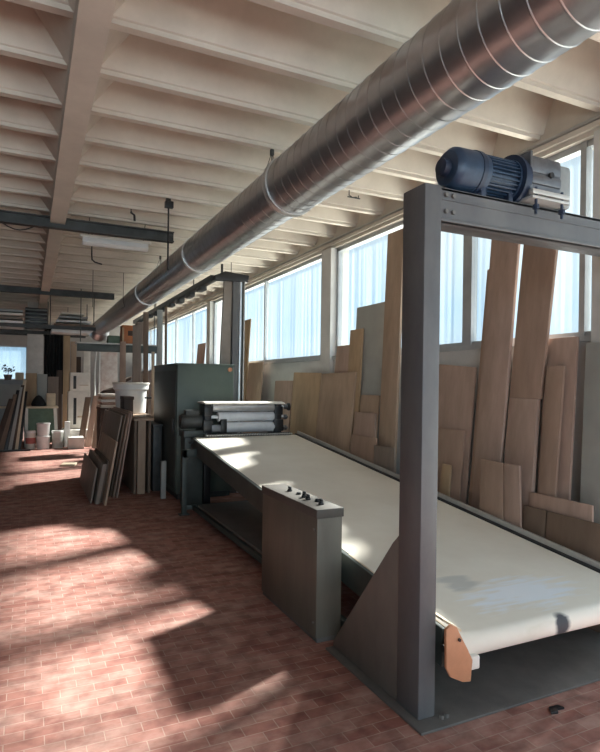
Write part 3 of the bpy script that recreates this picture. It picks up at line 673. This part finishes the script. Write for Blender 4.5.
gm = empty('grey_machine', (-.75, 17.6, 0), 'pale grey machine cabinet under the far window at the left edge', 'machine')
MB().box(-1.5, -.12, 17.2, 18.0, .0, 1.62, .03).build('body', M['cover'], gm)
MB().box(-1.45, -.20, 17.18, 17.21, .95, 1.5, .01).build('front_panel', M['greyb'], gm)
MB().box(-1.5, -.10, 17.15, 17.5, .86, .92, .01).build('shelf', M['cream'], gm)
tag(MB().box(-.34, -.13, 17.3, 17.7, 1.62, 1.83, .02).build('carton', M['cream']), 'cream carton on the pale grey machine under the far window', 'box')
pt = empty('potted_plant', (-.52, 17.5, 1.62), 'dark bushy pot plant on the pale grey machine before the far window', 'plant')
MB().lathe([(.08, 0), (.11, .14), (.12, .15)], (-.52, 17.5, 1.62), (0, 0, 1), 14).build('pot', M['w8'], pt)
lf = MB()
for i in range(60):
    a = random.uniform(0, 2 * PI); b = random.uniform(.1, 1.2); r = random.uniform(.06, .22)
    c = V((-.52 + r * math.cos(a) * math.cos(b), 17.5 + r * math.sin(a) * math.cos(b), 1.82 + r * math.sin(b)))
    d1 = V((random.uniform(-1, 1), random.uniform(-1, 1), random.uniform(-.3, 1))).normalized() * .07; d2 = d1.cross(V((random.random(), random.random(), 1))).normalized() * .022
    lf.prism([c, c + d1 * .5 + d2, c + d1, c + d1 * .5 - d2], d1.cross(d2).normalized() * .002)
lf.tube([(-.52, 17.5, 1.76), (-.51, 17.5, 1.95)], .01)
lf.build('foliage', M['leaf'], pt)
# black curtain
cb_ = MB(); n = 26
fr_ = [(.36 + .56 * i / n, 17.0 + .03 * math.sin(i * 1.7)) for i in range(n + 1)]
cb_.prism([(x, y, 1.25) for x, y in fr_] + [(x, y + .012, 1.25) for x, y in fr_[::-1]], (0, 0, 1.85))
tag(cb_.build('black_curtain', M['black']), 'black curtain hanging right of the pale concrete column', 'curtain')
tag(MB().tube([(.30, 17.02, 3.12), (1.0, 17.02, 3.12)], .016).cyl((.36, 17.02, 3.1), (.36, 17.02, ZR + .05), .008).cyl((.95, 17.02, 3.1), (.95, 17.02, ZR + .05), .008).build('curtain_rail', M['dsteel']), 'thin steel rail holding the black curtain', 'rail')
for (x0, x1, y, H, m_, lab) in ((.83, 1.00, 16.6, 2.85, 'w4', 'tall honey timber upright right of the black curtain'),
                               (1.02, 1.17, 16.7, 2.7, 'w2', 'tall tan timber upright, second right of the black curtain'),
                               (.66, .80, 16.4, 1.9, 'w7', 'dark timber upright below the black curtain'),
                               (1.38, 1.56, 17.0, 2.5, 'whitem', 'narrow white board upright behind the white cabinets'),
                               (1.20, 1.32, 17.1, 2.3, 'w7', 'dark board between the tan timber and the narrow white board')):
    tag(MB().prism([(x0, y, 0), (x1, y, 0), (x1, y + .1, H), (x0, y + .1, H)], (0, .04, 0), .003).build('upright_timber', M[m_]), lab, 'board', 'timbers upright at the back')
ws = empty('stained_sheet', (1.98, 16.3, 0), 'tall white sheet with pinkish stains behind the stacked boards', 'board')
MB().prism([(1.74, 16.3, 0), (2.22, 16.3, 0), (2.20, 16.4, 2.42), (1.74, 16.4, 2.42)], (0, .02, 0), .003).build('sheet', mat('stained_white', (.72, .66, .62), .7, 0, 0, 3.5, col2=(.50, .36, .32)), ws)
MB().box(1.71, 1.745, 16.28, 16.33, 0, 2.45, .003).build('edge_batten', M['white'], ws)
tag(MB().tube([(1.58, 15.9, 1.3), (1.57, 15.95, 1.9), (1.60, 16.0, 2.45)], .018).cyl((1.58, 15.9, 0), (1.58, 15.9, 1.32), .018).build('white_tube', M['white']), 'thin white tube standing left of the stained sheet', 'tube')
# two white cabinets with dark slots
def wcab(x0, x1, y0, y1, z0, z1, label, sx):
    c = empty('white_cabinet', ((x0 + x1) / 2, (y0 + y1) / 2, z0), label, 'cabinet', 'white cabinets at the back')
    MB().box(x0, x1, y0, y1, z0, z1, .012).build('body', M['whitem'], c)
    h = z1 - z0
    MB().box(sx - .035, sx + .035, y0 - .006, y0 + .01, z0 + h * .12, z1 - h * .18, .004).build('slot', M['knob'], c)
    MB().box(x0 + .22, x1 - .05, y0 - .008, y0 + .004, z0 + h * .3, z0 + h * .34).build('shelf_line', M['w6'], c)
wcab(.90, 1.42, 15.5, 15.9, .40, 1.36, 'lower white cabinet with a dark slot at the back of the hall', 1.06)
wcab(.94, 1.42, 15.5, 15.88, 1.362, 1.83, 'upper white cabinet with a dark slot, on the lower one', 1.05)
tag(MB().box(.78, 1.52, 15.15, 16.0, .20, .398, .01).box(.80, .95, 15.2, 15.95, 0, .2).box(1.35, 1.5, 15.2, 15.95, 0, .2).build('white_pallet', M['whitem']), 'low white plinth below the two white cabinets', 'plinth')
tag(MB().box(.86, 1.21, 14.55, 14.95, 0, .27, .01).build('white_box', M['whitem']), 'low white box on the floor in front of the white plinth', 'box')
tag(MB().box(.80, .92, 15.0, 15.12, 0, .62, .008).build('white_carton', M['white']), 'small upright white carton right of the green bin', 'box')
for (xf, xt, y, H, m_, lab) in ((1.16, 1.34, 14.98, 1.22, 'w5', 'dark brown plank leaning before the lower white cabinet'),
                               (1.32, 1.52, 14.9, 1.26, 'w3', 'pinkish plank leaning right of the dark brown plank'),
                               (1.46, 1.60, 14.6, 1.3, 'w6', 'pale plank leaning at the right end of the white cabinets')):
    tag(MB().prism([(xf - .07, y, .0 if y < 14.97 else 0), (xf + .07, y, 0), (xt + .07, y + .12, H), (xt - .07, y + .12, H)], (0, .025, 0), .003).build('leaning_plank', M[m_]), lab, 'plank', 'planks leaning on the white cabinets')
# trestle with a stack of boards
ts = empty('trestle_table', (1.80, 13.6, 0), 'dark trestle under a stack of boards behind the leaning panels', 'table')
MB().box(1.42, 2.14, 13.2, 14.0, .98, 1.03, .005).build('top', M['w7'], ts)
for x in (1.47, 2.09):
    for y in (13.25, 13.95): MB().box(x - .035, x + .035, y - .035, y + .035, 0, .98).build('leg', M['w7'], ts)
MB().box(1.44, 2.12, 13.24, 13.27, .35, .98).build('apron', M['w7'], ts)
for i, m_ in enumerate(('whitem', 'w3', 'white', 'w2', 'whitem')):
    lab = ('white board at the bottom of the stack on the trestle', 'pinkish board second from the bottom on the trestle', 'white board in the middle of the stack on the trestle',
           'tan board second from the top on the trestle', 'white board on top of the stack on the trestle')[i]
    tag(MB().box(1.44 + .02 * (i % 2), 2.10 - .02 * (i % 3), 13.22, 13.96, 1.032 + i * .062, 1.032 + i * .062 + .052, .006).build('stacked_board', M[m_]), lab, 'board', 'boards stacked on the trestle')
tag(MB().prism([(1.46, 13.3, 1.345), (2.05, 13.3, 1.345), (2.0, 13.3, 1.44), (1.75, 13.3, 1.48), (1.55, 13.3, 1.42)], (0, .5, 0), .02).build('tool_bag', M['w7']), 'dark tool bag heaped on the boards of the trestle', 'bag')
tag(MB().prism([(1.78, 13.5, 1.50), (2.12, 13.5, 1.66), (2.14, 13.5, 1.74), (1.80, 13.5, 1.57)], (0, .25, 0), .015).box(1.9, 2.0, 13.6, 13.7, 1.34, 1.62).build('clamp_tool', M['w7']), 'dark slanting tool lying on the heap above the trestle', 'tool')
# high shelf beam with an orange crate
hs = empty('shelf_beam', (1.7, 13.1, 2.36), 'dark green steel shelf beam below the far end of the duct', 'beam')
MB().box(.92, 2.62, 13.0, 13.12, 2.26, 2.42, .005).build('web', M['rail_g'], hs)
MB().box(.90, 2.64, 12.95, 13.45, 2.42, 2.45, .005).build('top_flange', M['rail_l'], hs)
for x in (1.0, 2.58): MB().cyl((x, 13.25, 2.43), (x, 13.25, ZR + .06), .010, seg=8).build('hanger_rod', M['rail_g'], hs)
oc = empty('orange_crate', (1.97, 13.2, 2.452), 'orange crate standing on the dark green shelf beam', 'crate')
MB().box(1.84, 2.13, 13.0, 13.35, 2.452, 2.86, .008).build('body', M['orange'], oc)
MB().box(1.83, 1.875, 12.985, 13.0, 2.452, 2.805, .003).build('front_stile', M['w4'], oc)
MB().box(1.96, 2.10, 12.99, 13.0, 2.63, 2.74, .003).build('hand_hole', M['w7'], oc)
tag(MB().box(2.16, 2.34, 13.0, 13.3, 2.452, 2.95, .006).build('grey_box', M['w8']), 'tall grey-brown box beside the orange crate on the shelf beam', 'box')
tag(MB().box(1.55, 1.80, 13.05, 13.3, 2.452, 2.62, .006).build('dark_box', M['binG']), 'low dark green box left of the orange crate on the shelf beam', 'box')

# ------------------------------------------------------------------ overhead rack at the back
rk = empty('overhead_rack', (.3, 15.2, 2.75), 'overhead steel rack of sheets and battens above the back of the hall', 'rack')
for y in (14.2, 16.0):
    MB().box(-2.0, 1.40, y - .04, y + .04, 2.80, 2.88).build('rack_bar', M['dsteel'], rk)
    for x in (-1.9, .42, 1.36): MB().cyl((x, y, 2.84), (x, y, ZR + .02), .012, seg=8).build('rack_rod', M['dsteel'], rk)
mm = ('white', 'w8', 'whitem', 'cover', 'w5', 'white', 'cover', 'whitem')
labs = ('lowest white sheet on the left of the overhead rack', 'grey-brown sheet second from the bottom on the left of the rack', 'off-white sheet third from the bottom on the left of the rack', 'grey sheet on top of the left pile on the rack')
for i in range(4):
    tag(MB().box(-1.9, -.14, 14.1 + .05 * (i % 2), 16.05, 2.882 + i * .085, 2.882 + i * .085 + .05, .004).build('rack_sheet', M[mm[i]]), labs[i], 'sheet', 'sheets lying on the overhead rack')
labs = ('dark sheet lowest of the right pile on the overhead rack', 'white sheet second in the right pile on the overhead rack', 'grey sheet third in the right pile on the overhead rack', 'off-white sheet topmost in the right pile on the overhead rack')
for i in range(4):
    tag(MB().box(.50 + .05 * i, 1.38 - .08 * i, 14.12 + .04 * (i % 2), 16.1, 2.882 + i * .09, 2.882 + i * .09 + .045, .004).build('rack_sheet', M[mm[4 + i]]), labs[i], 'sheet', 'sheets lying on the overhead rack')
vt = empty('louvre_vent', (.13, 15.3, 2.882), 'dark louvred box on the overhead rack above the concrete column', 'vent')
MB().box(-.10, .38, 15.1, 15.6, 2.882, 3.36, .006).build('housing', M['knob'], vt)
for i in range(5): MB().prism([(-.11, 15.06, 2.93 + i * .09), (.39, 15.06, 2.93 + i * .09), (.39, 15.10, 2.96 + i * .09), (-.11, 15.10, 2.96 + i * .09)], (0, 0, .014)).build('slat', M['cover'], vt)
tag(MB().prism([(.44, 14.15, 2.70), (.9, 14.15, 2.74), (1.25, 14.15, 2.70), (1.36, 14.15, 2.80), (.44, 14.15, 2.80)], (0, .5, 0), .03).build('wrapped_bundle', M['white']), 'crumpled white wrapped bundle slung under the right of the overhead rack', 'bundle')
tag(MB().box(-1.9, 1.5, 18.0, 18.12, 2.9, 3.05).build('steel_beam', M['dsteel']), 'last dark steel beam behind the overhead rack', 'beam', 'dark beams across the ceiling')
# scraps on the floor
tag(MB().prism([(.55, 11.6, 0), (.80, 11.55, 0), (.86, 11.8, 0), (.62, 11.9, 0)], (0, 0, .04), .01).build('paper_scrap', M['cream']), 'pale scrap lying on the floor left of the stacked panels', 'scrap')
tag(MB().prism([(2.33, 1.985, 0), (2.37, 1.975, 0), (2.385, 2.0, 0), (2.43, 1.99, 0), (2.42, 2.02, 0), (2.36, 2.025, 0)], (0, 0, .012), .002).build('black_scrap', M['knob']), 'little black scrap on the floor in front of the base plate', 'scrap')

# ------------------------------------------------------------------ light: sun, sky and added fill lamps outside the openings
sd = bpy.data.lights.new('sun', 'SUN'); sd.energy = 23; sd.angle = math.radians(5.4); sd.color = (1, .92, .82)
so = bpy.data.objects.new('sun', sd); COL.objects.link(so)
so.rotation_euler = V((1, .42, .845)).to_track_quat('Z', 'Y').to_euler()
def area(name, loc, tgt, sx, sy, e, col):
    d = bpy.data.lights.new(name, 'AREA'); d.shape = 'RECTANGLE'; d.size = sx; d.size_y = sy; d.energy = e; d.color = col
    o = bpy.data.objects.new(name, d); COL.objects.link(o); o.location = loc
    o.rotation_euler = (V(loc) - V(tgt)).to_track_quat('Z', 'Y').to_euler(); return o
area('front_uplight_fill', (-.8, Y0 - 1.6, .05), (-.8, Y0 - 1.0, 2.0), 7.6, 2.4, 680, (1, .90, .77))  # added low lamp, lifts the ceiling like light off a sunlit yard
area('front_sky_fill', (-.8, Y0 - .4, 2.2), (.5, 2.0, 1.6), 7.6, 2.0, 270, (.82, .92, 1))  # added bluish fill lamp for faces turned to the front
area('yard_fill_right', (XW + 2.0, 11, .0), (XW + .6, 11, 2.0), 18, 2.4, 1500, (1, .93, .78))  # added ground-level lamp, brightens the ceiling near the window wall

w = bpy.data.worlds.new('sky'); SC.world = w; w.use_nodes = True
nt = w.node_tree; N = nt.nodes; L = nt.links; bg = N['Background']
tc = N.new('ShaderNodeTexCoord'); sx = N.new('ShaderNodeSeparateXYZ'); L.new(tc.outputs['Generated'], sx.inputs[0])
rp = N.new('ShaderNodeValToRGB'); rp.color_ramp.elements[0].position = -.0; rp.color_ramp.elements[0].color = (.80, .88, .92, 1)
rp.color_ramp.elements[1].position = .6; rp.color_ramp.elements[1].color = (.55, .80, 1.0, 1)
e = rp.color_ramp.elements.new(.12); e.color = (.56, .78, .97, 1)
e = rp.color_ramp.elements.new(.30); e.color = (.85, .95, 1.0, 1)
nz = N.new('ShaderNodeTexNoise'); nz.inputs['Scale'].default_value = 5; nz.inputs['Detail'].default_value = 4
L.new(tc.outputs['Generated'], nz.inputs['Vector'])
ad = N.new('ShaderNodeMath'); ad.operation = 'MULTIPLY_ADD'; ad.inputs[1].default_value = .25; L.new(nz.outputs['Fac'], ad.inputs[0])
sb = N.new('ShaderNodeMath'); sb.operation = 'SUBTRACT'; sb.inputs[1].default_value = .12; L.new(sx.outputs['Z'], sb.inputs[0]); L.new(sb.outputs[0], ad.inputs[2])
L.new(ad.outputs[0], rp.inputs['Fac']); L.new(rp.outputs['Color'], bg.inputs['Color']); bg.inputs['Strength'].default_value = .88

# ------------------------------------------------------------------ camera
FPX = 570.0
cd = bpy.data.cameras.new('camera'); cam = bpy.data.objects.new('camera', cd); COL.objects.link(cam)
cd.sensor_fit = 'VERTICAL'; cd.sensor_height = 36; cd.lens = FPX / 752 * 36; cd.shift_y = 8.685 / 752
cd.clip_start = .05; cd.clip_end = 200
yaw, roll = math.radians(25.43), math.radians(.779)
cam.matrix_world = Matrix.Translation((0, 0, 1.6)) @ Matrix.Rotation(-yaw, 4, 'Z') @ Matrix.Rotation(PI / 2, 4, 'X') @ Matrix.Rotation(roll, 4, 'Z')
SC.camera = cam
SC.view_settings.view_transform = 'Standard'; SC.view_settings.look = 'None'; SC.view_settings.exposure = .0; SC.view_settings.gamma = 1
SC.view_settings.use_curve_mapping = False
SC.cycles.max_bounces = 12; SC.cycles.diffuse_bounces = 6; SC.cycles.transparent_max_bounces = 16
